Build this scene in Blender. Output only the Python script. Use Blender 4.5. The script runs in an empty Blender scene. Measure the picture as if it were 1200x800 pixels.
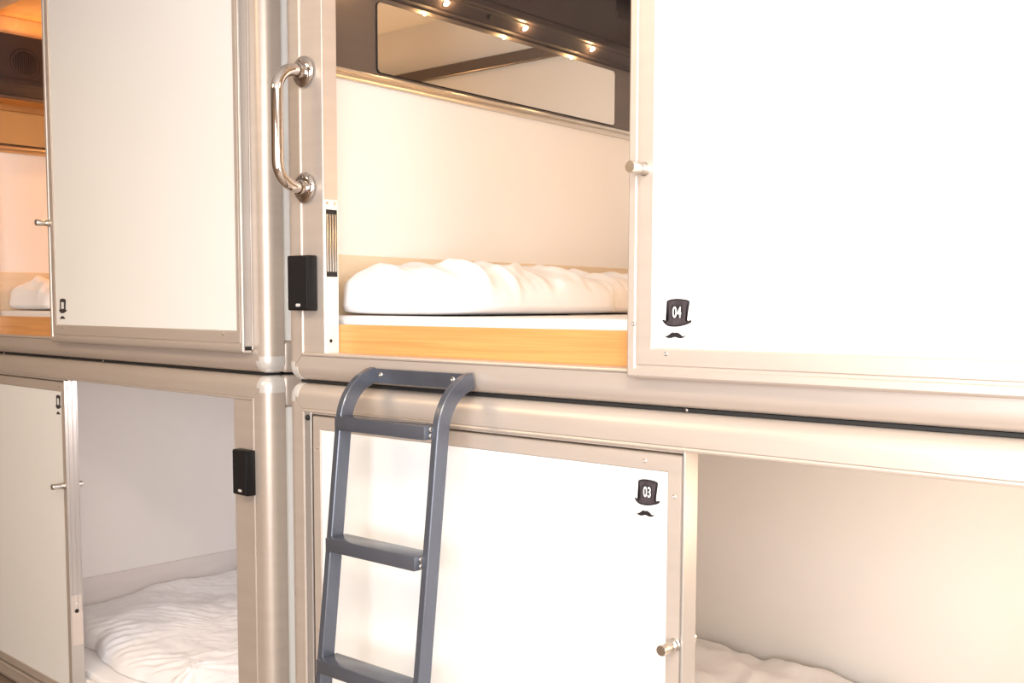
import bpy, bmesh, math, random
from mathutils import Vector, Matrix, noise

random.seed(7)
SC = bpy.context.scene
COL = SC.collection
PI = math.pi

# ------------------------------------------------------------------ materials
def new_mat(name):
    m = bpy.data.materials.new(name); m.use_nodes = True
    nt = m.node_tree
    return m, nt, nt.nodes['Principled BSDF']

def mat(name, col, rough=.5, metal=0., spec=.5, var=.0, vscale=(4, 4, 4), bump=0., bscale=60., coat=0.):
    m, nt, p = new_mat(name)
    p.inputs['Base Color'].default_value = (*col, 1)
    p.inputs['Roughness'].default_value = rough
    p.inputs['Metallic'].default_value = metal
    p.inputs['Specular IOR Level'].default_value = spec
    p.inputs['Coat Weight'].default_value = coat
    tc = nt.nodes.new('ShaderNodeTexCoord')
    if var > 0:
        mp = nt.nodes.new('ShaderNodeMapping'); mp.inputs['Scale'].default_value = vscale
        nz = nt.nodes.new('ShaderNodeTexNoise'); nz.inputs['Scale'].default_value = 1; nz.inputs['Detail'].default_value = 4
        rp = nt.nodes.new('ShaderNodeValToRGB')
        rp.color_ramp.elements[0].position = .3; rp.color_ramp.elements[1].position = .7
        rp.color_ramp.elements[0].color = (*[c * (1 - var) for c in col], 1)
        rp.color_ramp.elements[1].color = (*[min(1, c * (1 + var * .6)) for c in col], 1)
        nt.links.new(tc.outputs['Object'], mp.inputs[0]); nt.links.new(mp.outputs[0], nz.inputs[0])
        nt.links.new(nz.outputs['Fac'], rp.inputs[0]); nt.links.new(rp.outputs[0], p.inputs['Base Color'])
    if bump > 0:
        n2 = nt.nodes.new('ShaderNodeTexNoise'); n2.inputs['Scale'].default_value = bscale
        b = nt.nodes.new('ShaderNodeBump'); b.inputs['Strength'].default_value = bump; b.inputs['Distance'].default_value = .002
        nt.links.new(tc.outputs['Object'], n2.inputs[0]); nt.links.new(n2.outputs['Fac'], b.inputs['Height'])
        nt.links.new(b.outputs[0], p.inputs['Normal'])
    return m

def wood_mat(name, c1, c2, scale=(1.2, 30, 60), rough=.45):
    m, nt, p = new_mat(name)
    tc = nt.nodes.new('ShaderNodeTexCoord'); mp = nt.nodes.new('ShaderNodeMapping'); mp.inputs['Scale'].default_value = scale
    nz = nt.nodes.new('ShaderNodeTexNoise'); nz.inputs['Scale'].default_value = 2.2; nz.inputs['Detail'].default_value = 6
    nz.inputs['Distortion'].default_value = .6
    rp = nt.nodes.new('ShaderNodeValToRGB')
    rp.color_ramp.elements[0].position = .32; rp.color_ramp.elements[1].position = .68
    rp.color_ramp.elements[0].color = (*c1, 1); rp.color_ramp.elements[1].color = (*c2, 1)
    nt.links.new(tc.outputs['Object'], mp.inputs[0]); nt.links.new(mp.outputs[0], nz.inputs[0])
    nt.links.new(nz.outputs['Fac'], rp.inputs[0]); nt.links.new(rp.outputs[0], p.inputs['Base Color'])
    p.inputs['Roughness'].default_value = rough
    return m

def emis_mat(name, col, s):
    m, nt, p = new_mat(name)
    p.inputs['Base Color'].default_value = (*col, 1)
    p.inputs['Emission Color'].default_value = (*col, 1)
    p.inputs['Emission Strength'].default_value = s
    return m

def brushed(name, col, rough, metal):
    m = mat(name, col, rough, metal, .5, .04, (3, 3, 40))
    return m

M = dict(
    alu=brushed('anodised_aluminium', (.60, .52, .46), .40, .42),
    trim=mat('bright_trim', (.47, .435, .41), .30, .5),
    cap=mat('corner_cap_alloy', (.76, .735, .71), .28, .35),
    panel=mat('white_laminate', (.86, .85, .835), .32, 0, .4, .015, (2, 2, 2)),
    lining=mat('white_lining', (.82, .79, .76), .55, 0, .3, .02, (3, 3, 3)),
    wood=wood_mat('pine_board', (.62, .27, .085), (.74, .36, .125)),
    ply=wood_mat('ceiling_ply', (.60, .36, .16), (.70, .44, .22), (.8, 10, 10)),
    ledge_grey=mat('grey_ledge', (.72, .67, .65), .5, 0, .3, .04, (3, 3, 30)),
    ledge=mat('pale_ledge', (.74, .60, .44), .5, 0, .3, .05, (3, 3, 30)),
    console=mat('dark_console', (.040, .030, .031), .42, 0, .4, .08, (5, 5, 5)),
    plate=mat('smoked_metal_plate', (.16, .135, .125), .34, .6, .5, .05, (4, 4, 30)),
    grille=mat('black_grille', (.008, .007, .008), .6, 0, .3),
    mirror=mat('mirror_glass', (.80, .78, .74), .015, 1.),
    chrome=mat('polished_steel', (.66, .61, .58), .05, 1., .5, .02),
    steel=mat('satin_steel', (.66, .62, .57), .3, 1.),
    black=mat('black_plastic', (.006, .0055, .0065), .42, 0, .3, .05, (20, 20, 20)),
    grey_plastic=mat('grey_plastic', (.10, .10, .115), .45),
    rubber=mat('black_rubber', (.01, .009, .009), .7),
    cream=mat('cream_plate', (.80, .76, .68), .38, .1),
    ladder=mat('slate_powder_coat', (.112, .120, .148), .24, .45, .5, .06, (20, 20, 8), .12, 300),
    ink=mat('sticker_black', (.012, .009, .011), .5),
    ink2=mat('sticker_grey', (.058, .045, .052), .5, 0, .3, .3, (120, 120, 60)),
    white=mat('sticker_white', (.85, .85, .84), .5),
    linen=mat('white_cotton', (.86, .84, .85), .85, 0, .2, .02, (9, 9, 9), .25, 420),
    sheet=mat('white_sheet', (.84, .82, .82), .85, 0, .2, .02, (6, 6, 6), .2, 420),
    floor=wood_mat('floor_vinyl', (.20, .15, .115), (.27, .21, .165), (.9, 8, 8), .5),
    wall_dark=mat('brown_plaster', (.34, .27, .22), .8, 0, .2, .04, (2, 2, 2), .2, 80),
    wall=mat('cream_plaster', (.80, .75, .68), .8, 0, .2, .03, (2, 2, 2), .2, 80),
    ceil=mat('white_plaster', (.82, .80, .77), .85, 0, .2, .02, (2, 2, 2)),
    glow=emis_mat('warm_lamp', (1, .80, .50), 22),
    pane=emis_mat('window_daylight', (1, .98, .96), 1.0),
)

# ------------------------------------------------------------------ mesh helpers
def box(bm, x0, x1, y0, y1, z0, z1, bev=0., seg=2, mi=0):
    r = bmesh.ops.create_cube(bm, size=1)
    vs = r['verts']
    for v in vs:
        v.co = Vector(((x0 + x1) / 2 + v.co.x * (x1 - x0), (y0 + y1) / 2 + v.co.y * (y1 - y0), (z0 + z1) / 2 + v.co.z * (z1 - z0)))
    fs = list({f for v in vs for f in v.link_faces})
    for f in fs: f.material_index = mi
    if bev > 0:
        es = list({e for v in vs for e in v.link_edges})
        g = bmesh.ops.bevel(bm, geom=es, offset=bev, segments=seg, affect='EDGES', profile=.5)
        for f in g['faces']: f.material_index = mi

def frame_axes(d):
    d = d.normalized()
    a = Vector((0, 0, 1)) if abs(d.z) < .9 else Vector((1, 0, 0))
    u = d.cross(a).normalized(); w = d.cross(u).normalized()
    return u, w

def lathe(bm, p0, axis, prof, n=28, mi=0):
    """prof: list of (t along axis, radius)"""
    p0 = Vector(p0); d = Vector(axis).normalized(); u, w = frame_axes(d)
    rings = []
    for t, r in prof:
        if r < 1e-6: rings.append([bm.verts.new(p0 + d * t)])
        else: rings.append([bm.verts.new(p0 + d * t + u * math.cos(2 * PI * k / n) * r + w * math.sin(2 * PI * k / n) * r) for k in range(n)])
    for a, b in zip(rings, rings[1:]):
        for k in range(n):
            k2 = (k + 1) % n
            if len(a) == 1 and len(b) == 1: continue
            if len(a) == 1: f = bm.faces.new((a[0], b[k2], b[k]))
            elif len(b) == 1: f = bm.faces.new((a[k], a[k2], b[0]))
            else: f = bm.faces.new((a[k], a[k2], b[k2], b[k]))
            f.material_index = mi

def tube(bm, pts, r, n=20, mi=0, caps=True):
    pts = [Vector(p) for p in pts]
    d = (pts[1] - pts[0]).normalized(); u, w = frame_axes(d)
    rings = []
    for i, p in enumerate(pts):
        t = (pts[min(i + 1, len(pts) - 1)] - pts[max(i - 1, 0)]).normalized()
        u = (u - t * u.dot(t)).normalized(); w = t.cross(u)
        rings.append([bm.verts.new(p + u * math.cos(2 * PI * k / n) * r + w * math.sin(2 * PI * k / n) * r) for k in range(n)])
    for a, b in zip(rings, rings[1:]):
        for k in range(n):
            bm.faces.new((a[k], a[(k + 1) % n], b[(k + 1) % n], b[k])).material_index = mi
    if caps:
        bm.faces.new(rings[0]); bm.faces.new(rings[-1][::-1])

def loft(bm, rings, closed=True, caps=True, mi=0):
    R = [[bm.verts.new(p) for p in r] for r in rings]
    n = len(R[0])
    for a, b in zip(R, R[1:]):
        for k in range(n if closed else n - 1):
            k2 = (k + 1) % n
            vs = []
            for v in (a[k], a[k2], b[k2], b[k]):
                if v not in vs: vs.append(v)
            if len(vs) > 2:
                bm.faces.new(vs).material_index = mi
    if caps and closed:
        for r in (R[0][::-1], R[-1]):
            try: bm.faces.new(r).material_index = mi
            except ValueError: pass

def poly(bm, pts, mi=0):
    vs = [bm.verts.new(p) for p in pts]
    f = bm.faces.new(vs); f.material_index = mi
    return f

def rrect(x0, x1, z0, z1, r, n=6):
    out = []
    for cx, cz, a0 in ((x1 - r, z1 - r, 0), (x0 + r, z1 - r, 90), (x0 + r, z0 + r, 180), (x1 - r, z0 + r, 270)):
        for k in range(n + 1):
            a = math.radians(a0 + 90 * k / n)
            out.append((cx + r * math.cos(a), cz + r * math.sin(a)))
    return out

def plate(bm, outline, y0, y1, mi=0, axis='y'):
    """extrude an (x,z) outline between y0 and y1 (or (y,z) between x0,x1)"""
    f = (lambda a, b, d: (a, d, b)) if axis == 'y' else (lambda a, b, d: (d, a, b))
    A = [bm.verts.new(f(a, b, y0)) for a, b in outline]; B = [bm.verts.new(f(a, b, y1)) for a, b in outline]
    bm.faces.new(A).material_index = mi; bm.faces.new(B[::-1]).material_index = mi
    n = len(A)
    for k in range(n): bm.faces.new((A[k], B[k], B[(k + 1) % n], A[(k + 1) % n])).material_index = mi

def finish(bm, name, mats, parent=None, off=(0, 0, 0), smooth=True, angle=35, weld=False):
    if weld: bmesh.ops.remove_doubles(bm, verts=bm.verts, dist=1e-5)
    bmesh.ops.recalc_face_normals(bm, faces=bm.faces)
    if parent is not None:
        o3 = Vector(off)
        for v in bm.verts: v.co -= o3
    for f in bm.faces: f.smooth = smooth
    if smooth:
        for e in bm.edges:
            if len(e.link_faces) == 2 and e.calc_face_angle(0) > math.radians(angle): e.smooth = False
    me = bpy.data.meshes.new(name); bm.to_mesh(me); bm.free()
    for m in (mats if isinstance(mats, (list, tuple)) else [mats]): me.materials.append(m)
    o = bpy.data.objects.new(name, me); COL.objects.link(o)
    if parent is not None: o.parent = parent
    return o

def tag(o, label, cat, group=None):
    o['label'] = label; o['category'] = cat
    if group: o['group'] = group
    return o

def empty(name, loc, rz=0.):
    o = bpy.data.objects.new(name, None); COL.objects.link(o)
    o.empty_display_size = .1; o.location = loc; o.rotation_euler = (0, 0, rz)
    return o

# ------------------------------------------------------------------ fixed geometry of the place
D_R = 1.65                    # front plane of the right-hand capsules
D_L = 1.637                   # front plane of the left-hand capsules, in their own turned frame
ROT_L = math.radians(-2.54)   # the left stack stands slightly turned
DEPTH = 1.50
SEAM = 1.309
PW = .070                     # face width of the aluminium profile

class Thing:
    """an Empty at a thing's base; children are drawn in the frame's own coordinates"""
    def __init__(s, name, u, v, z, rot):
        c, q = math.cos(rot), math.sin(rot)
        s.off = (u, v, z)
        s.root = empty(name, (u * c - v * q, u * q + v * c, z), rot)
    def part(s, name, bm, m, parent=None, **k):
        return finish(bm, name, m, parent or s.root, s.off, **k)

# ---- aluminium perimeter profile --------------------------------------------
RAD = .034
def profile(w=PW, depth=.060):
    """(a = from the outer edge inwards, b = from the front plane backwards)"""
    pts = [(0, depth)]
    for k in range(11):
        t = PI / 2 * k / 10
        pts.append((RAD - RAD * math.cos(t), RAD - RAD * math.sin(t)))
    # flat face, then a small bright bead at the inner lip
    pts += [(w - .0095, 0), (w - .0092, .0022)]
    for k in range(5):
        t = PI * k / 4
        pts.append((w - .0046 - .0042 * math.cos(t), .0010 - .0034 * math.sin(t)))
    pts += [(w, .0022), (w, depth)]
    return pts

def perimeter(T, x0, x1, z0, z1, D):
    pr = profile()
    R = RAD
    g = .0006                   # mitre gap
    def member(kind):
        bm = bmesh.new()
        rings = []
        for end in (0, 1):
            ring = []
            for a, b in pr:
                t = max(R, a) + g
                if kind == 'bottom': x, z = (x0 + t if end == 0 else x1 - t), z0 + a
                elif kind == 'top': x, z = (x0 + t if end == 0 else x1 - t), z1 - a
                elif kind == 'left': x, z = x0 + a, (z0 + t if end == 0 else z1 - t)
                else: x, z = x1 - a, (z0 + t if end == 0 else z1 - t)
                ring.append((x, D + b, z))
            rings.append(ring)
        loft(bm, rings)
        return bm
    T.part('frame_rail', member('bottom'), M['alu']); T.part('frame_rail', member('top'), M['alu'])
    T.part('frame_post', member('left'), M['alu']); T.part('frame_post', member('right'), M['alu'])
    for cx, cz, sx, sz in ((x0 + R, z0 + R, -1, -1), (x1 - R, z0 + R, 1, -1), (x0 + R, z1 - R, -1, 1), (x1 - R, z1 - R, 1, 1)):
        bm = bmesh.new(); rings = []
        e = .0007
        for k in range(-1, 12):
            kk = min(max(k, 0), 10); t = PI / 2 * kk / 10
            ring = []
            for i in range(0, 12):
                a, b = pr[i]
                rr = (R - a) + e
                bb = b - (e if b < .05 else 0)
                x, z = cx + sx * rr * math.cos(t), cz + sz * rr * math.sin(t)
                ext = .012
                if k == -1: z -= sz * ext
                if k == 11: x -= sx * ext
                ring.append((x, D + bb, z))
            ring.append((cx - sx * (ext if k == 11 else 0), D + .060, cz - sz * (ext if k == -1 else 0)))
            rings.append(ring)
        loft(bm, rings)
        T.part('corner_cap', bm, M['cap'], weld=True)

# ---- hat stickers --------------------------------------------------------------
def text_polys(txt):
    cu = bpy.data.curves.new('tmp', 'FONT'); cu.body = txt; cu.size = 1; cu.offset = .018
    o = bpy.data.objects.new('tmp', cu); COL.objects.link(o)
    bpy.context.view_layer.update()
    dg = bpy.context.evaluated_depsgraph_get()
    me = bpy.data.meshes.new_from_object(o.evaluated_get(dg))
    V = [v.co.copy() for v in me.vertices]; F = [list(p.vertices) for p in me.polygons]
    bpy.data.objects.remove(o); bpy.data.curves.remove(cu); bpy.data.meshes.remove(me)
    x0 = min(v.x for v in V); x1 = max(v.x for v in V); y0 = min(v.y for v in V); y1 = max(v.y for v in V)
    return [((v.x - x0) / (x1 - x0) - .5, (v.y - y0) / (y1 - y0) - .5) for v in V], F

HAT = [(240, 140), (262, 122), (300, 110), (345, 104), (390, 102), (440, 106), (490, 112), (530, 124), (548, 142), (544, 190), (535, 250), (527, 320), (520, 392),
       (530, 408), (550, 400), (565, 396), (578, 402), (575, 425), (552, 442), (520, 456), (470, 472), (420, 486), (375, 491), (330, 492), (290, 489), (260, 482), (228, 462), (205, 440), (190, 420),
       (183, 404), (192, 396), (208, 396), (224, 406), (240, 409), (258, 402), (258, 350), (255, 300), (250, 240), (245, 190)]
TACHE = [(215, 600), (224, 618), (240, 625), (258, 618), (275, 605), (296, 585), (320, 570), (338, 568), (353, 577), (370, 568), (392, 570), (412, 580), (430, 592), (448, 610), (465, 622), (480, 616), (494, 602),
         (492, 620), (480, 637), (458, 647), (430, 650), (408, 648), (385, 640), (357, 633), (330, 642), (308, 650), (285, 652), (262, 650), (240, 642), (222, 626)]
def sticker(T, door, cx, cz, y, txt, w=.060, lean=0.):
    """hat-and-moustache number sticker lying on the door panel; (cx, cz) is the hat's middle"""
    sx = w / 395.; sz = .0705 / 552.
    def P(p, d, grow=1., c=(383, 298)):
        px = c[0] + (p[0] - c[0]) * grow; pz = c[1] + (p[1] - c[1]) * grow
        x = (px - 383) * sx; z = -(pz - 298) * sz
        return (cx + x, y - d, cz + z - lean * x)
    bm = bmesh.new()
    def slab(pts, d, mi):
        A = [bm.verts.new(P(p, 0)) for p in pts]; B = [bm.verts.new(P(p, d)) for p in pts]
        n = len(A); bm.faces.new(B).material_index = mi
        for k in range(n): bm.faces.new((A[k], A[(k + 1) % n], B[(k + 1) % n], B[k])).material_index = mi
    slab(HAT, .0006, 0); slab(TACHE, .0006, 0)
    inner = []
    c = Vector((383, 298))
    for i, p in enumerate(HAT):      # inset copy of the outline: grey fill inside the black line
        a = Vector(HAT[i - 1]); b = Vector(HAT[(i + 1) % len(HAT)]); t = (b - a).normalized()
        nrm = Vector((-t.y, t.x))
        inner.append(Vector(p) + nrm * 24)
    poly(bm, [P(p, .0009) for p in inner if 205 < p.x < 560], 1)
    if txt:
        poly(bm, [P(p, .0011) for p in [(308, 200), (320, 190), (345, 188), (382, 196), (420, 188), (445, 192), (455, 205), (457, 350), (440, 378), (415, 376), (382, 366), (345, 382), (320, 378), (308, 360)]], 0)
        V, F = text_polys(txt)
        vv = [bm.verts.new(P((383 + v[0] * 118, 289 - v[1] * 158), .0014)) for v in V]
        for f in F: bm.faces.new([vv[i] for i in f]).material_index = 2
    else:                          # number too small to read: two pale upright strokes
        for xa, xb in ((318, 380), (386, 448)):
            poly(bm, [P(p, .0012) for p in rrect(xa, xb, 195, 380, 22)], 2)
    bmesh.ops.triangulate(bm, faces=[f for f in bm.faces if len(f.verts) > 4])
    return T.part('number_sticker', bm, [M['ink'], M['ink2'], M['white']], door, smooth=False)

# ---- doors ------------------------------------------------------------------------
def door(T, x0, x1, z0, z1, yf, th, bl, br, bb, bt, knobs, flush, screws, edge=True):
    """sliding door: mitred aluminium face frame of widths bl/br/bb/bt around a white panel.  Returns the door (its frame)"""
    bm = bmesh.new()
    o = [(x0, z0), (x1, z0), (x1, z1), (x0, z1)]
    i = [(x0 + bl, z0 + bb), (x1 - br, z0 + bb), (x1 - br, z1 - bt), (x0 + bl, z1 - bt)]
    for k in range(4):
        k2 = (k + 1) % 4
        gx = .0003
        def cross(po, pi):
            # face profile between the outer and inner edge: rounded outer edge, groove half-way, small inner bead
            po = Vector(po); pi = Vector(pi)
            q = lambda t: po.lerp(pi, t)
            L = (pi - po).length
            out = [(q(0), th), (q(0), .006), (q(.03), .0025), (q(.09), 0)]
            if not flush:
                out += [(q(.30), 0), (q(.34), .0035), (q(.42), .0035), (q(.46), 0)]
            out += [(q(.93), 0), (q(.96), .0016), (q(1), .002), (q(1), th)]
            return out
        A = cross(o[k], i[k]); B = cross(o[k2], i[k2])
        loft(bm, [[(p.x, yf + b, p.y) for p, b in A], [(p.x, yf + b, p.y) for p, b in B]])
    d = T.part('door', bm, M['alu'])
    bm = bmesh.new()
    box(bm, i[0][0] - .002, i[1][0] + .002, yf + .003, yf + th - .004, i[0][1] - .002, i[2][1] + .002)
    T.part('door_panel', bm, M['panel'], d)
    for kx, kz, inner in knobs:
        bm = bmesh.new()
        lathe(bm, (kx, yf + .004, kz), (0, -1, 0), [(0, 0), (0, .0125), (.006, .0125), (.008, .0105), (.014, .0105), (.015, .0095), (.0165, .0105), (.018, .0095), (.0195, .0105), (.021, .0095), (.0225, .0105), (.050, .0108), (.052, .0095), (.0522, 0)], 28)
        T.part('knob', bm, M['steel'], d)
        if inner:
            bm = bmesh.new()
            lathe(bm, (kx, yf + th - .002, kz), (0, 1, 0), [(0, 0), (0, .0105), (.010, .0105), (.011, .0095), (.013, .0105), (.020, .0105), (.022, .009), (.0222, 0)], 24)
            T.part('inner_knob', bm, M['steel'], d)
    for sx, sz in screws:
        bm = bmesh.new()
        lathe(bm, (sx, yf + .001, sz), (0, -1, 0), [(0, 0), (0, .0042), (.0016, .0040), (.0026, .0022), (.0022, .0012), (.0012, 0)], 14)
        T.part('screw', bm, M['steel'], d)
    return d

def reader(T, x0, x1, z0, z1, D):
    bm = bmesh.new()
    box(bm, x0, x1, D - .028, D - .0002, z0, z1, .003, 2)
    o = T.part('card_reader', bm, M['black'])
    o['label'] = 'black card reader box'
    bm = bmesh.new()
    box(bm, x0 + .003, x1 - .003, D - .030, D - .0275, z0 + .003, z1 - .003, .001, 1)
    T.part('reader_cover', bm, M['grille'], o)
    bm = bmesh.new()
    cx = (x0 + x1) / 2 + .002
    plate(bm, rrect(cx - .0085, cx + .0085, z0 + .010, z0 + .0165, .003), D - .0302, D - .0296)
    for k in range(4):
        plate(bm, rrect(cx - .0066 + k * .0036, cx - .0044 + k * .0036, z0 + .0115, z0 + .0150, .0008, 3), D - .0304, D - .0301, 1)
    T.part('logo', bm, [M['white'], M['steel']], o)
    return o

# ---- one capsule -------------------------------------------------------------------
GROUP = 'sleeping capsules stacked in two tiers'
def capsule(x0, x1, z0, z1, D, rot, upper, dx0, dx1, op0, op1, label):
    """dx0..dx1 = door span, op0..op1 = opening span (x), upper = opening at the left end"""
    T = Thing('sleeping_capsule', (x0 + x1) / 2, D + DEPTH / 2, z0, rot)
    T.root['label'] = label; T.root['category'] = 'capsule bed'; T.root['group'] = GROUP
    perimeter(T, x0, x1, z0, z1, D)
    th = .047
    zb, zt = z0 + PW, z1 - PW
    # front panels either side of the opening (their free edges are the jambs)
    for a, b in ((x0 + PW, op0), (op1, x1 - PW)):
        if b - a > .01:
            behind = not upper and a == x0 + PW
            bm = bmesh.new(); box(bm, a, b - (.05 if behind else 0), D + (.0465 if behind else .0018), D + (.064 if behind else th), zb - (.03 if behind else 0), zt + (.03 if behind else 0), .0012, 1)
            T.part('front_panel', bm, M['alu'])
    # thin cream jamb lips
    jx = op0 if upper else op1
    # shell
    yb = D + DEPTH
    for xa, xb in ((x0 + .006, x0 + .046), (x1 - .046, x1 - .006)):
        bm = bmesh.new(); box(bm, xa, xb, D + .061, yb, z0 + .088, z1 - .088, .001, 1)
        T.part('side_wall', bm, M['panel'])
        for za, zc in ((z0, z0 + .088), (z1 - .088, z1)):
            bm = bmesh.new(); box(bm, min(xa, x0) if xa < (x0 + x1) / 2 else xa, xb if xa < (x0 + x1) / 2 else max(xb, x1), D + .0605, yb, za, zc, .012, 3)
            T.part('side_rail', bm, M['alu'])
    bm = bmesh.new(); box(bm, x0 + .046, x1 - .046, yb - .03, yb, z0 + .02, z1 - .02)
    T.part('back_wall', bm, M['lining'])
    bm = bmesh.new(); box(bm, x0 + .046, x1 - .046, D + th + .001, yb - .03, z1 - .05, z1 - .02)
    T.part('roof', bm, M['ply'] if upper and rot != 0 else M['lining'])
    bm = bmesh.new(); box(bm, x0 + .046, x1 - .046, D + .086, yb - .03, z0 + .01, z0 + .055)
    T.part('bed_base', bm, M['alu'])
    # wooden ledge low on the head wall, bed board across the opening, cable strip high on the back wall
    bm = bmesh.new(); box(bm, x0 + .046, x0 + .060, D + .064, yb - .032, z0 + .06, z0 + .314, .002, 1)
    T.part('headboard', bm, M['ledge'] if upper else M['ledge_grey'])
    bm = bmesh.new(); box(bm, op0 - .01, x1 - .05, D + th + .0008, D + th + .018, z0 + .056, z0 + .1385, .0015, 1)
    T.part('bed_board', bm, M['wood'] if upper else M['lining'])
    bm = bmesh.new(); box(bm, x0 + .05, x1 - .05, yb - .050, yb - .031, z0 + 1.095, z0 + 1.140, .003, 1)
    T.part('cable_strip', bm, M['plate'])
    # inner lining of the head wall
    bm = bmesh.new(); box(bm, x0 + .0455, x0 + .050, D + .09, yb - .031, z0 + .30, z1 - .052)
    T.part('wall_lining', bm, M['lining'])
    if upper:
        bm = bmesh.new(); box(bm, x0 + .050, x0 + .056, D + .09, yb - .031, z0 + 1.258, z1 - .0505, .0015, 1)
        T.part('glow_tint_board', bm, M['ply'])  # added strip: orange glow above the console put into its colour
    return T

def console(T, xw, D, zb, spots, spk, m0=.262, hh=.266):
    """dark overhead unit with lamps and loudspeaker, mirror below it, all on the head wall"""
    y0, y1 = D + .075, D + DEPTH - .033
    zr = zb - .215          # rail below the mirror
    bm = bmesh.new(); box(bm, xw, xw + .006, y0 - .03, y1, zr - .005, zb + .002)
    T.part('back_plate', bm, M['plate'])
    bm = bmesh.new()
    plate(bm, rrect(D + m0, D + 1.335, zr + .022, zb - .014, .012), xw + .006, xw + .0105, axis='x')
    mir = T.part('mirror', bm, M['mirror'], smooth=False)
    bm = bmesh.new()
    plate(bm, rrect(D + m0 - .0025, D + 1.3375, zr + .0195, zb - .0125, .0135), xw + .0055, xw + .0085, axis='x')
    T.part('mirror_edge', bm, M['grille'], mir)
    bm = bmesh.new()
    prof = [(0, -.014), (.012, -.014), (.0145, -.009), (.0145, -.003), (.012, .001), (.018, .003), (.020, .007), (.018, .011), (.012, .0125), (0, .0125)]
    loft(bm, [[(xw + a, y, zr + b) for a, b in prof] for y in (y0 - .03, y1)])
    T.part('shelf_rail', bm, M['steel'])
    # body: underside stepped with two channels, front face slightly tilted
    w = .066; sl = .66
    def U(a, up=0.): return (a, zb + sl * max(0, a - .010) + up)      # slanted, channelled underside
    prof = [(.001, zb), U(.010), U(.016), U(.018, .005), U(.024, .005), U(.026), U(.053), U(.055, .004), U(.059, .004), U(.061), U(w - .002), (w, U(w)[1] + .003),
            (w, zb + .052), (w - .003, zb + .054), (w - .003, zb + .059), (w, zb + .061), (w - .006, zb + hh - .004), (w - .012, zb + hh), (.001, zb + hh)]
    bm = bmesh.new()
    loft(bm, [[(xw + a, y, z) for a, z in prof] for y in (y0 - .02, y1)])
    con = T.part('overhead_console', bm, M['console'], angle=20)
    nrm = Vector((sl, 0, -1)).normalized(); ca, cz = U(.045)
    for y in spots:
        bm = bmesh.new(); p0 = Vector((xw + ca, y, cz)) - nrm * .001
        lathe(bm, p0, nrm, [(0, 0), (0, .0125), (.003, .012), (.004, .009), (.0025, .0085)], 24)
        lathe(bm, p0 + nrm * .0025, nrm, [(0, .0085), (.003, .0065), (.0045, .003), (.0048, 0)], 20, 1)
        T.part('spot_lamp', bm, [M['steel'], M['glow']], con)
    bm = bmesh.new(); ky = spots[1] + .175
    lathe(bm, Vector((xw + ca, ky, cz)) - nrm * .001, nrm, [(0, 0), (0, .008), (.005, .0075), (.008, .004), (.0085, 0)], 18)
    T.part('switch_button', bm, M['grille'], con)
    sy, sz, sr = spk
    bm = bmesh.new(); n = Vector((1, 0, .03)).normalized()
    xs = xw + w - .0035 - (sz - zb) * .03
    lathe(bm, (xs - .002, sy, sz), n, [(0, 0), (0, sr), (.006, sr), (.0075, sr - .004), (.0055, sr - .008), (.004, sr - .012), (.004, 0)], 48, 0)
    k = -sr + .016
    while k < sr - .014:
        h = math.sqrt(max(0, (sr - .014) ** 2 - k * k))
        if h > .008: box(bm, xs + .001, xs + .0065, sy + k - .0013, sy + k + .0013, sz - h, sz + h, 0, 1, 0)
        k += .0085
    T.part('speaker_grille', bm, M['grille'], con)
    return con

# =================================================================== the four capsules
Z0L, Z1L = .004, SEAM - .0045
Z0U, Z1U = SEAM + .0030, 2.690
XR0, XR1 = -2.146, .060
XL0, XL1 = -4.462, -2.428

UR = capsule(XR0, XR1, Z0U, Z1U, D_R, 0, True, 0, 0, -1.997, -1.02,
             'upper right sleeping capsule, open at its left end, door marked 04, chrome grab handle')
LR = capsule(XR0, XR1, Z0L, Z1L, D_R, 0, False, 0, 0, -1.06, -.15,
             'lower right sleeping capsule behind the grey ladder, door marked 03')
UL = capsule(XL0, XL1, Z0U, Z1U, D_L, ROT_L, True, 0, 0, -4.345, -3.66,
             'upper left sleeping capsule lit orange inside, wide white door mostly closed')
LL = capsule(XL0, XL1, Z0L, Z1L, D_L, ROT_L, False, 0, 0, -3.72, -2.5926,
             'lower left sleeping capsule, open at its right end onto a rumpled white duvet')

# dark gasket showing in the seam, with small pale washers
for T, xa, xb, D in ((UR, XR0, XR1, D_R), (UL, XL0, XL1, D_L)):
    bm = bmesh.new(); box(bm, xa + .03, xb - .03, D + .024, D + .07, SEAM - .0034, SEAM + .0028)
    box(bm, xa + .012, xb - .012, D + .09, D + DEPTH - .05, SEAM - .0034, SEAM + .0028)
    T.part('gasket', bm, M['rubber'])
    for fx in (.12, .52):
        bm = bmesh.new(); lathe(bm, (xa + (xb - xa) * fx, D + .020, SEAM), (0, -1, 0), [(0, 0), (0, .0028), (.004, .0028), (.005, 0)], 12)
        T.part('washer', bm, M['steel'])

# ---- upper right: door 04
yf = D_R - .034; th = .0315
d = door(UR, -1.099, .035, 1.3672, 2.600, yf, th, .0590, .060, .0565, .057, [(-1.062, 1.743, False)], False,
         [(-1.012, 1.4135), (-1.082, 1.466), (-.20, 1.4135)])
sticker(UR, d, -.992, 1.4865, yf + .003, '04')
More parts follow.
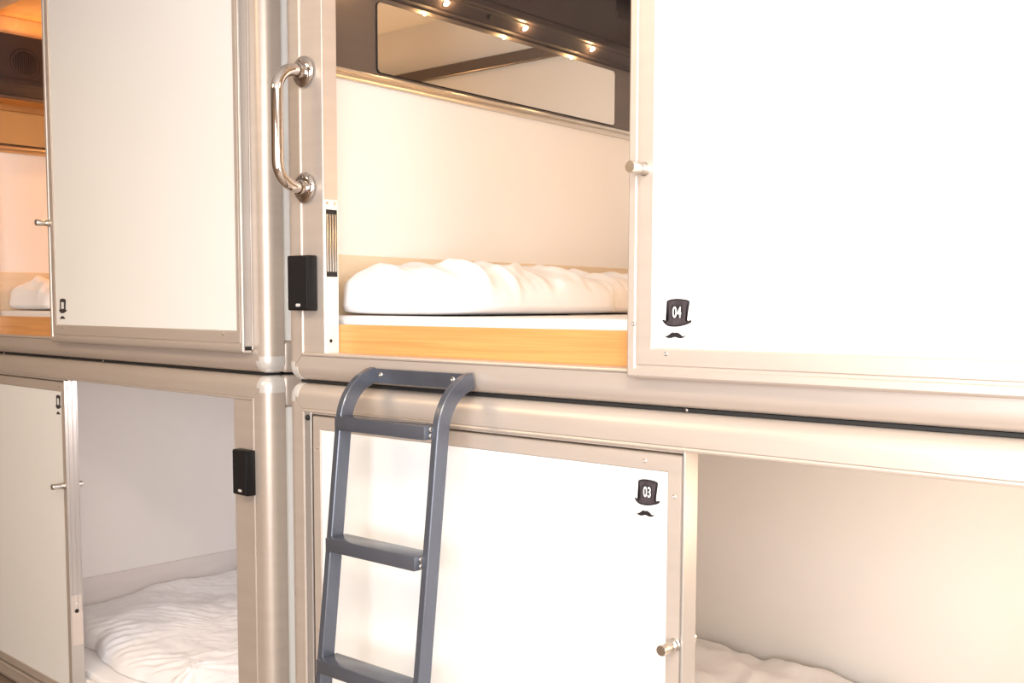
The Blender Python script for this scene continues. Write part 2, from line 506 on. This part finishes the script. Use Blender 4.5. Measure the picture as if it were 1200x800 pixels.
# ---- lower right: door 03, flush, with edge channel and track strip
bm = bmesh.new(); box(bm, XR0 + PW, -.9945, D_R + .002, D_R + .040, 1.2312, Z1L - PW + .001, .0012, 1)
LR.part('door_track', bm, M['alu'])
yf3 = D_R + .001; th3 = .043
d = door(LR, -2.046, -.9965, .083, 1.2268, yf3, th3, .030, .031, .033, .033, [(-1.0065, .8755, True)], True,
         [(-1.077, 1.2105), (-1.0120, 1.1505), (-2.028, 1.15)])
sticker(LR, d, -1.0725, 1.1508, yf3 + .003, '03', .056)
bm = bmesh.new(); box(bm, -.9940, -.9895, D_R - .001, D_R + .046, .075, 1.2440, .001, 1)
box(bm, -.9968, -.9938, D_R + .010, D_R + .040, .083, 1.2268)
e = LR.part('edge_channel', bm, M['trim'], d)
bm = bmesh.new(); box(bm, -2.0705, -2.0495, D_R - .0006, D_R + .004, .09, 1.236, .001, 1)
LR.part('side_channel', bm, M['trim'])
bm = bmesh.new(); lathe(bm, (-2.060, D_R + .004, 1.222), (0, -1, 0), [(0, 0), (0, .008), (.008, .007), (.012, .003), (.0125, 0)], 16)
LR.part('door_stop', bm, M['rubber'])

# ---- upper left door
yfl = D_L - .030; thl = .027
d = door(UL, -3.692, -2.492, 1.3675, 2.582, yfl, thl, .052, .030, .060, .057, [(-3.671, 1.776, False)], False,
         [(-3.595, 1.417), (-2.590, 1.417), (-3.66, 2.3)])
sticker(UL, d, -3.594, 1.4920, yfl + .003, None, .058)
bm = bmesh.new(); box(bm, -2.4922, -2.4895, yfl + .001, yfl + thl, 1.385, 2.58, .0008, 1)
UL.part('edge_channel', bm, M['trim'], d)
bm = bmesh.new(); box(bm, -2.4935, -2.4890, yfl + .006, yfl + .026, 1.374, 1.384, .001, 1)
UL.part('edge_plug', bm, M['rubber'], d)

# ---- lower left door, flush
bm = bmesh.new(); box(bm, XL0 + PW, -3.667, D_L + .002, D_L + .040, 1.2282, Z1L - PW + .001, .0012, 1)
LL.part('door_track', bm, M['alu'])
yf5 = D_L + .001
d = door(LL, -4.388, -3.667, .083, 1.2240, yf5, th3, .028, .026, .034, .034, [(-3.6785, .858, True)], True,
         [(-3.705, 1.2075), (-3.678, .155)])
sticker(LL, d, -3.7215, 1.1520, yf5 + .003, None, .043)
bm = bmesh.new(); box(bm, -3.6665, -3.6630, D_L - .001, D_L + .046, .075, 1.2300, .001, 1)
for yy in (.010, .026, .040): box(bm, -3.6632, -3.6612, D_L + yy, D_L + yy + .003, .40, 1.2290, .0006, 1)
e = LL.part('edge_channel', bm, M['trim'], d)
bm = bmesh.new(); box(bm, -3.6632, -3.6618, D_L + .004, D_L + .044, .28, .462, .0006, 1)
lathe(bm, (-3.6619, D_L + .022, .405), (1, 0, 0), [(0, 0), (0, .0075), (.002, .0072), (.002, .004), (.0005, .004), (.0005, 0)], 18, 1)
lathe(bm, (-3.6619, D_L + .022, .432), (1, 0, 0), [(0, 0), (0, .003), (.001, .0026), (.0014, 0)], 12, 2)
LL.part('lock_plate', bm, [M['alu'], M['rubber'], M['white']], d)
bm = bmesh.new(); box(bm, -3.669, -3.663, D_L + .004, D_L + .014, 1.2305, 1.2365, .001, 1)
LL.part('edge_plug', bm, M['rubber'], d)

# ---- strike plate on the upper right jamb
xj = -1.997
bm = bmesh.new(); box(bm, xj, xj + .0018, D_R + .004, D_R + .0455, 1.3775, 1.7505, .0006, 1)
lathe(bm, (xj + .0018, D_R + .020, 1.4115), (1, 0, 0), [(0, 0), (0, .0048), (.0004, .0045), (.0004, 0)], 16, 1)
for yy in (.012, .036): lathe(bm, (xj + .0018, D_R + yy, 1.742), (1, 0, 0), [(0, 0), (0, .0036), (.001, .0032), (.0013, 0)], 14, 2)
sp = UR.part('strike_plate', bm, [M['cream'], M['rubber'], M['steel']])
sp['label'] = 'cream metal strike plate'
bm = bmesh.new()
box(bm, xj + .0018, xj + .0026, D_R + .008, D_R + .042, 1.566, 1.727, .0004, 1, 0)
for yy in (.0085, .0165, .0245, .0325): box(bm, xj + .0022, xj + .0050, D_R + yy, D_R + yy + .0055, 1.578, 1.716, .0012, 2, 1)
UR.part('magnet_strip', bm, [M['rubber'], M['steel']], sp)

# ---- card readers
reader(UR, -2.099, -2.019, 1.4845, 1.6175, D_R)
reader(LL, -2.556, -2.485, .9725, 1.0985, D_L)

# ---- chrome grab handle
bm = bmesh.new(); hx, za, zb_ = -2.060, 1.781, 2.057
R = .055; out = .082; pts = [(hx, D_R - .002, zb_)]
for k in range(11):
    t = PI / 2 * k / 10
    pts.append((hx, D_R - (out - R) - R * math.sin(t), zb_ - R + R * math.cos(t)))
for k in range(11):
    t = PI / 2 * k / 10
    pts.append((hx, D_R - (out - R) - R * math.cos(t), za + R - R * math.sin(t)))
pts.append((hx, D_R - .002, za))
tube(bm, pts, .0145, 28)
h = UR.part('grab_handle', bm, M['chrome']); h['label'] = 'polished chrome grab handle'
for z in (za, zb_):
    bm = bmesh.new()
    lathe(bm, (hx, D_R - .0028, z), (0, -1, 0), [(0, 0), (0, .037), (.003, .037), (.0065, .0345), (.009, .029), (.0095, .019), (.018, .0175), (.019, .0152)], 40)
    for a in (90, 210, 330):
        lathe(bm, (hx + .026 * math.cos(math.radians(a)), D_R - .0115, z + .026 * math.sin(math.radians(a))), (0, -1, 0), [(0, 0), (0, .004), (.0015, .0035), (.002, 0)], 12)
    UR.part('rosette', bm, M['chrome'], h)

# ---- head wall units
console(UR, XR0 + .050, D_R, 2.297, [1.796, 2.133, 2.470, 2.807], (3.005, 2.478, .102))
console(UL, XL0 + .050, D_L, 2.330, [2.12, 2.46, 2.80], (1.825, 2.452, .062), .085, .232)

# =================================================================== bedding
def fbm(p, s, o=3):
    return noise.fractal(Vector(p) * s, 1., 2.1, o)

def put(bm, name, m, label, cat, u, v, z, rot, group=None):
    c, q = math.cos(rot), math.sin(rot)
    for w_ in bm.verts: w_.co -= Vector((u, v, z))
    o = finish(bm, name, m, None, angle=60)
    o.location = (u * c - v * q, u * q + v * c, z); o.rotation_euler = (0, 0, rot)
    tag(o, label, cat, group)
    return o

def mattress(x0, x1, D, z0, rot, label):
    bm = bmesh.new()
    box(bm, x0 + .066, x1 - .056, D + .0685, D + DEPTH - .055, z0 + .0565, z0 + .1605, .014, 4)
    o = put(bm, 'mattress', M['sheet'], label, 'mattress', (x0 + x1) / 2, D + DEPTH / 2, z0 + .0565, rot, 'mattresses inside the capsules')
    return o
mattress(XR0, XR1, D_R, Z0U, 0, 'white sheeted mattress in the capsule with door 04, edge above the pine board')
mattress(XR0, XR1, D_R, Z0L, 0, 'mattress in the capsule with door 03, under its rumpled duvet')
mattress(XL0, XL1, D_L, Z0U, ROT_L, 'mattress edge above the orange board in the upper left capsule')
mattress(XL0, XL1, D_L, Z0L, ROT_L, 'white mattress beneath the large duvet in the lower left capsule')

def pillow(cx, cy, z, lx, ly, h, seed, label, rot=0., lean=0.):
    """soft pillow lying on z; lx across, ly along the wall; lean lifts its -x side"""
    bm = bmesh.new(); N = 72
    off = Vector((seed * 3.1, seed * 1.7, seed))
    def P(i, j, side):
        s = -1 + 2 * i / N; t = -1 + 2 * j / N
        # pincushion outline with rounded corners
        k = .93 + .07 * (1 - (1 - s * s) * (1 - t * t))
        ex = s * lx / 2 * (1 - .05 * (1 - t * t) * abs(s)); ey = t * ly / 2 * (1 - .03 * (1 - s * s) * abs(t))
        cr = .86 + .14 * math.cos(min(1, (abs(s) ** 5) * (abs(t) ** 5)) * PI / 2)
        ex *= cr; ey *= cr
        body = ((1 - abs(s) ** 3.0) ** .55) * ((1 - abs(t) ** 6.0) ** .42)
        p = Vector((ex, ey, 0)) + off
        # folds run across the pillow, fanning, plus soft lumps
        warp = fbm((p.x, p.y, 0), 4.) * .30
        f1 = math.sin((ey * 34 + ex * 22) + warp * 9)
        f2 = fbm((p.x * 1.2, p.y * 3.2, 1), 7.)
        wr = (.0150 * max(0, f1) ** 2 * (.4 + .6 * abs(fbm((p.x, p.y, 5), 3.))) * 2 + .0080 * f2)
        rim = h * .20 * (1 - min(1, body ** .5))
        if side > 0:
            zz = rim + h * (.60 * body + .40 * body ** .5) + wr * min(1, body * 2.2)
            zz += lean * max(0, -s) * h * (body ** .4)
        else:
            zz = rim * .9 + .0004
        return (cx + ex, cy + ey, z + zz)
    top = [[bm.verts.new(P(i, j, 1)) for j in range(N + 1)] for i in range(N + 1)]
    bot = [[bm.verts.new(P(i, j, -1)) for j in range(N + 1)] for i in range(N + 1)]
    for i in range(N):
        for j in range(N):
            bm.faces.new((top[i][j], top[i + 1][j], top[i + 1][j + 1], top[i][j + 1]))
            bm.faces.new((bot[i][j], bot[i][j + 1], bot[i + 1][j + 1], bot[i + 1][j]))
    rim_t = [top[i][0] for i in range(N)] + [top[N][j] for j in range(N)] + [top[i][N] for i in range(N, 0, -1)] + [top[0][j] for j in range(N, 0, -1)]
    rim_b = [bot[i][0] for i in range(N)] + [bot[N][j] for j in range(N)] + [bot[i][N] for i in range(N, 0, -1)] + [bot[0][j] for j in range(N, 0, -1)]
    n = len(rim_t)
    for k in range(n):
        bm.faces.new((rim_t[k], rim_b[k], rim_b[(k + 1) % n], rim_t[(k + 1) % n]))
    bmesh.ops.remove_doubles(bm, verts=bm.verts, dist=1e-5)
    return put(bm, 'pillow', M['linen'], label, 'pillow', cx, cy, z, rot, 'pillows at the head ends')

ZM = Z0U + .1605
pillow(XR0 + .066 + .225, 2.076, ZM, .43, .70, .120, 1, 'long wrinkled white pillow beside the strike plate, in the capsule with door 04', 0, .25)
pillow(XR0 + .066 + .175, 2.745, ZM, .34, .60, .110, 2, 'white pillow farther back, behind the long one, in the capsule with door 04', 0, .22)
pillow(XL0 + .066 + .215, 2.10, ZM, .42, .76, .118, 3, 'white pillow in the upper left capsule beside its door edge', ROT_L, .25)

def cloth(bm, us, vs, fz, thick=.012):
    """closed sheet over a grid: fz(u, v) gives (x, y, z) of the top surface"""
    A = [[bm.verts.new(fz(u, v)) for v in vs] for u in us]
    B = [[bm.verts.new(Vector(fz(u, v)) - Vector((0, 0, thick))) for v in vs] for u in us]
    n, m = len(us), len(vs)
    for i in range(n - 1):
        for j in range(m - 1):
            bm.faces.new((A[i][j], A[i + 1][j], A[i + 1][j + 1], A[i][j + 1]))
            bm.faces.new((B[i][j], B[i][j + 1], B[i + 1][j + 1], B[i + 1][j]))
    for i in range(n - 1):
        bm.faces.new((A[i][0], B[i][0], B[i + 1][0], A[i + 1][0])); bm.faces.new((A[i][m - 1], A[i + 1][m - 1], B[i + 1][m - 1], B[i][m - 1]))
    for j in range(m - 1):
        bm.faces.new((A[0][j], A[0][j + 1], B[0][j + 1], B[0][j])); bm.faces.new((A[n - 1][j], B[n - 1][j], B[n - 1][j + 1], A[n - 1][j + 1]))

def lin(a, b, n): return [a + (b - a) * k / (n - 1) for k in range(n)]
def sstep(a, b, x):
    t = min(1, max(0, (x - a) / (b - a))); return t * t * (3 - 2 * t)

# ---- lower left duvet: fanning wrinkles, hem curling down along the open front
zm = Z0L + .1605
u0, u1, v0, v1 = XL0 + .075, XL1 - .062, D_L + .085, D_L + DEPTH - .075
def duvet_ll(s, t):
    u = u0 + (u1 - u0) * s
    hem = v0 + .09 + .05 * math.sin(s * 9 + 1) * (1 - s) + .03 * fbm((u, 0, 0), 3.) - .05 * sstep(.5, 1, s)
    v = hem + (v1 - hem) * t
    e = min(1, t / .10); edge = math.sqrt(max(0, 1 - (1 - e) ** 2))
    e2 = min(1, s / .05); edge *= .35 + .65 * math.sqrt(max(0, 1 - (1 - e2) ** 2))
    a = u * .62 + v * .78; b = -u * .78 + v * .62        # a runs along the wrinkles
    wp = fbm((u, v, 2), 2.2) * .10 + fbm((u, v, 4), 6.) * .018
    w1 = math.sin((b + wp) * 62); w2 = math.sin((b + wp * 1.6) * 113 + 1.3)
    amp = .45 + .55 * fbm((a * .8, b * 2.5, 3), 3.)
    z = .055 + .030 * fbm((u, v, 7), 2.5) + (.0075 * (1 - abs(w1)) + .0035 * w2) * amp + .006 * fbm((u, v, 9), 14.)
    # puckered knot close to the front edge
    r = math.hypot(u + 3.25, v - (D_L + .25)); z += .020 * math.exp(-(r / .10) ** 2) + .006 * math.sin(math.atan2(v - D_L - .25, u + 3.25) * 9) * math.exp(-(r / .16) ** 2)
    return (u, v, zm + .014 + max(.004, z) * edge)
bm = bmesh.new(); cloth(bm, lin(0, 1, 240), lin(0, 1, 190), duvet_ll, .012)
put(bm, 'duvet', M['linen'], 'large wrinkled white duvet spread over the bed in the lower left capsule', 'duvet', (u0 + u1) / 2, (v0 + v1) / 2, zm, ROT_L, 'duvets inside the capsules')

# ---- lower right duvet, bunched towards the back wall
a0, a1, b0, b1 = -1.86, -.25, D_R + .55, D_R + DEPTH - .075
def duvet_lr(s, t):
    u = a0 + (a1 - a0) * s; v = b0 + (b1 - b0) * t
    e = min(1, t / .12); edge = math.sqrt(max(0, 1 - (1 - e) ** 2))
    e2 = min(1, s / .06); edge *= math.sqrt(max(0, 1 - (1 - e2) ** 2))
    z = .10 + .10 * sstep(.2, .9, t) - .06 * s + .05 * fbm((u, v, 12), 2.8) + .018 * (1 - abs(math.sin((u * .9 + v * 1.3 + fbm((u, v, 1), 2.) * .3) * 13))) + .008 * fbm((u, v, 2), 11.)
    return (u, v, zm + .014 + max(.004, z) * edge)
bm = bmesh.new(); cloth(bm, lin(0, 1, 150), lin(0, 1, 100), duvet_lr, .012)
put(bm, 'duvet', M['linen'], 'bunched white duvet low inside the capsule with door 03, at bottom of picture', 'duvet', (a0 + a1) / 2, (b0 + b1) / 2, zm, 0, 'duvets inside the capsules')

# =================================================================== ladder
lx0, lx1 = -1.820, -1.500; sw = .018; sd = .036
def stile_y(z): return 1.5308 - .1115 * (1.2273 - z)     # front face of the leaning stile
T = Thing('bunk_ladder', (lx0 + lx1) / 2, stile_y(0) + .018, 0, 0)
tag(T.root, 'slate grey metal ladder hooked over the seam between the two right-hand capsules', 'ladder')
def stile(xa, xb):
    bm = bmesh.new(); path = [(stile_y(z), z) for z in (0.006, .3, .6, .9, 1.15, 1.245)]
    # hook: arc from the leaning direction to horizontal, towards the capsule
    y, z = path[-1]; ang = math.atan(.1115); Rr = .128; st = 16
    end = math.radians(80)
    cy_, cz_ = y + Rr * math.cos(ang), z - Rr * math.sin(ang)
    for k in range(1, st + 1):
        t = ang + (end - ang) * k / st
        path.append((cy_ - Rr * math.cos(t), cz_ + Rr * math.sin(t)))
    n = len(path); rings = []
    for i, (y, z) in enumerate(path):
        a = Vector(path[min(i + 1, n - 1)]) - Vector(path[max(i - 1, 0)]); a.normalize()
        nr = Vector((a.y, -a.x))            # towards the capsule
        bev = .0018
        q = []
        for dx, dd in ((xa + bev, 0), (xb - bev, 0), (xb, bev), (xb, sd - bev), (xb - bev, sd), (xa + bev, sd), (xa, sd - bev), (xa, bev)):
            q.append((dx, y + nr.x * dd, z + nr.y * dd))
        rings.append(q)
    loft(bm, rings)
    T.part('stile', bm, M['ladder'], angle=30)
    return path
P1 = stile(lx0, lx0 + sw); stile(lx1 - sw, lx1)
for zt in (1.253, .987, .721, .455, .189):
    yf = stile_y(zt - .015) - .017
    bm = bmesh.new()
    box(bm, lx0 + sw + .0004, lx1 - sw - .0042, yf, yf + .060, zt - .030, zt, .0022, 2)
    r = T.part('rung', bm, M['ladder'])
    for xx, zz in ((lx0 + sw + .001, zt - .015), (lx1 - sw - .0045, zt - .008), (lx1 - sw - .0045, zt - .022)):
            bm = bmesh.new()
            lathe(bm, (xx, yf + .020, zz), (1, 0, 0), [(0, 0), (0, .0055), (.0022, .0065), (.0045, .0055), (.0045, 0)], 12)
            T.part('weld', bm, M['steel'], r)
ye, ze = P1[-1]
bm = bmesh.new(); box(bm, lx0 + sw - .001, lx1 - sw + .001, ye - .003, ye + .003, ze - .036, ze - .003, .0012, 1)
tb = T.part('top_bar', bm, M['ladder'])
for xx in (lx0 + sw + .022, lx1 - sw - .036):
    bm = bmesh.new(); lathe(bm, (xx, ye - .0025, ze - .016), (0, -1, 0), [(0, 0), (0, .0062), (.002, .0058), (.0036, .0035), (.0030, .0018), (.0015, 0)], 18)
    T.part('screw', bm, M['steel'], tb)

# =================================================================== room
def struct(name, bm, m, **k):
    o = finish(bm, name, m, None, **k); o['kind'] = 'structure'; return o
RX0, RX1, RY0, RY1, RZ = -6.2, 2.9, -1.7, 3.35, 2.95
bm = bmesh.new(); box(bm, RX0, RX1, RY0, RY1, -.1, 0); struct('floor', bm, M['floor'])
bm = bmesh.new(); box(bm, RX0, RX1, RY0, RY1, RZ, RZ + .1); struct('ceiling', bm, M['ceil'])
bm = bmesh.new(); box(bm, RX0 - .1, RX1 + .1, RY1, RY1 + .1, -.1, RZ + .1); struct('wall_back', bm, M['wall'])
fx0, fx1, fz0, fz1 = -1.2, 2.4, .7, 2.55
bm = bmesh.new()
box(bm, RX0 - .1, fx0, RY0 - .1, RY0, -.1, RZ + .1); box(bm, fx1, RX1 + .1, RY0 - .1, RY0, -.1, RZ + .1)
box(bm, fx0, fx1, RY0 - .1, RY0, -.1, fz0); box(bm, fx0, fx1, RY0 - .1, RY0, fz1, RZ + .1)
struct('wall_front', bm, M['wall_dark'])
bm = bmesh.new()
for a, b, c, e_ in ((fx0, fx0 + .06, fz0, fz1), (fx1 - .06, fx1, fz0, fz1), (fx0 + .06, fx1 - .06, fz0, fz0 + .06), (fx0 + .06, fx1 - .06, fz1 - .06, fz1)):
    box(bm, a, b, RY0 - .08, RY0 - .02, c, e_, .004, 1)
struct('window_2', bm, M['panel'])
bm = bmesh.new(); box(bm, RX0 - .1, RX0, RY0, RY1, -.1, RZ + .1); struct('wall_left', bm, M['wall_dark'])
# right wall with a window opening
wy0, wy1, wz0, wz1 = -.9, 1.1, .75, 2.5
bm = bmesh.new()
box(bm, RX1, RX1 + .1, RY0, wy0, -.1, RZ + .1); box(bm, RX1, RX1 + .1, wy1, RY1, -.1, RZ + .1)
box(bm, RX1, RX1 + .1, wy0, wy1, -.1, wz0); box(bm, RX1, RX1 + .1, wy0, wy1, wz1, RZ + .1)
struct('wall_right', bm, M['wall'])
bm = bmesh.new()
for a, b, c, e_ in ((wy0, wy0 + .06, wz0, wz1), (wy1 - .06, wy1, wz0, wz1), (wy0 + .06, wy1 - .06, wz0, wz0 + .06), (wy0 + .06, wy1 - .06, wz1 - .06, wz1), ((wy0 + wy1) / 2 - .03, (wy0 + wy1) / 2 + .03, wz0 + .06, wz1 - .06)):
    box(bm, RX1 + .02, RX1 + .08, a, b, c, e_, .004, 1)
struct('window_1', bm, M['panel'])

# =================================================================== light
def area(name, loc, rot, sx, sy, e, col):
    l = bpy.data.lights.new(name, 'AREA'); l.shape = 'RECTANGLE'; l.size = sx; l.size_y = sy; l.energy = e; l.color = col
    o = bpy.data.objects.new(name, l); COL.objects.link(o); o.location = loc; o.rotation_euler = rot; return o
def point(name, loc, e, col, r=.02):
    l = bpy.data.lights.new(name, 'POINT'); l.energy = e; l.color = col; l.shadow_soft_size = r
    o = bpy.data.objects.new(name, l); COL.objects.link(o); o.location = loc; return o
# daylight through the two windows
area('window_light', (RX1 + .11, (wy0 + wy1) / 2, (wz0 + wz1) / 2), (0, math.radians(90), 0), wz1 - wz0, wy1 - wy0, 130, (.95, .97, 1))
area('window_light', ((fx0 + fx1) / 2, RY0 - .11, (fz0 + fz1) / 2), (math.radians(90), 0, 0), fx1 - fx0, fz1 - fz0, 172, (.95, .97, 1))
# two warm ceiling lamps along the corridor
area('ceiling_lamp_light', (.3, -.2, RZ - .05), (0, 0, 0), .9, .5, 70, (1, .86, .66))
area('ceiling_lamp_light', (-3.2, -.5, RZ - .05), (0, 0, 0), .9, .5, 38, (1, .73, .42))
# reading lamps: small warm lights just under the bulbs
for y in (1.796, 2.133, 2.470, 2.807): point('reading_lamp_light', (XR0 + .108, y, 2.3065), .5, (1, .60, .26), .006)
c, q = math.cos(ROT_L), math.sin(ROT_L)
def lw(u, v, z): return (u * c - v * q, u * q + v * c, z)
area('shelf_strip_light', lw(XL0 + .095, 2.35, 2.58), (math.radians(180), 0, ROT_L), .04, 1.2, .8, (1, .42, .12))
for v in (2.12, 2.46, 2.80): point('reading_lamp_light', lw(XL0 + .112, v, 2.338), 6.0, (1, .46, .15), .006)
point('capsule_lamp_or_fill', lw(-3.5, 2.6, 1.95), 5, (1, .50, .20), .05)  # added unseen light, deepens the orange inside the upper left capsule
point('capsule_lamp_or_fill', (-.90, 1.88, 2.32), 2.4, (1, .86, .68), .05)  # added fill hidden behind the upper right door, brightens the head wall
point('capsule_lamp_or_fill', (-.90, 2.95, 1.90), 7.5, (1, .58, .26), .05)  # added orange fill out of view, warms the far part of the head wall
point('capsule_lamp_or_fill', lw(-2.62, 2.2, 1.14), 8, (1, .90, .90), .06)  # added soft fill hidden at the right end, lifts the lower left interior
point('capsule_lamp_or_fill', (-.45, 2.2, 1.0), 10, (1, .72, .46), .08)
w = bpy.data.worlds.new('World'); SC.world = w; w.use_nodes = True
bg = w.node_tree.nodes['Background']; bg.inputs[0].default_value = (.95, .97, 1, 1); bg.inputs[1].default_value = .8

# =================================================================== camera
f, yaw, pitch, roll, cy = 1238.6, math.radians(40.35), math.radians(4.3), math.radians(-.15), 450.1
cam = bpy.data.cameras.new('camera'); co = bpy.data.objects.new('camera', cam); COL.objects.link(co)
cam.sensor_fit = 'HORIZONTAL'; cam.sensor_width = 36; cam.lens = f / 1200 * 36
cam.shift_y = (cy - 400) / 1200
cyw, sy = math.cos(yaw), math.sin(yaw); cp, sp = math.cos(pitch), math.sin(pitch)
right = Vector((cyw, sy, 0)); fwd = Vector((-sy * cp, cyw * cp, -sp)); up = Vector((-sy * sp, cyw * sp, cp))
cr, sr = math.cos(roll), math.sin(roll)
r2 = right * cr - up * sr; u2 = right * sr + up * cr
mx = Matrix((r2, u2, -fwd)).transposed().to_4x4(); mx.translation = (0, 0, 1.5)
co.matrix_world = mx
SC.camera = co
SC.view_settings.view_transform = 'Standard'; SC.view_settings.look = 'None'
SC.view_settings.gamma = 1; SC.view_settings.use_curve_mapping = False
SC.view_settings.exposure = 0.1
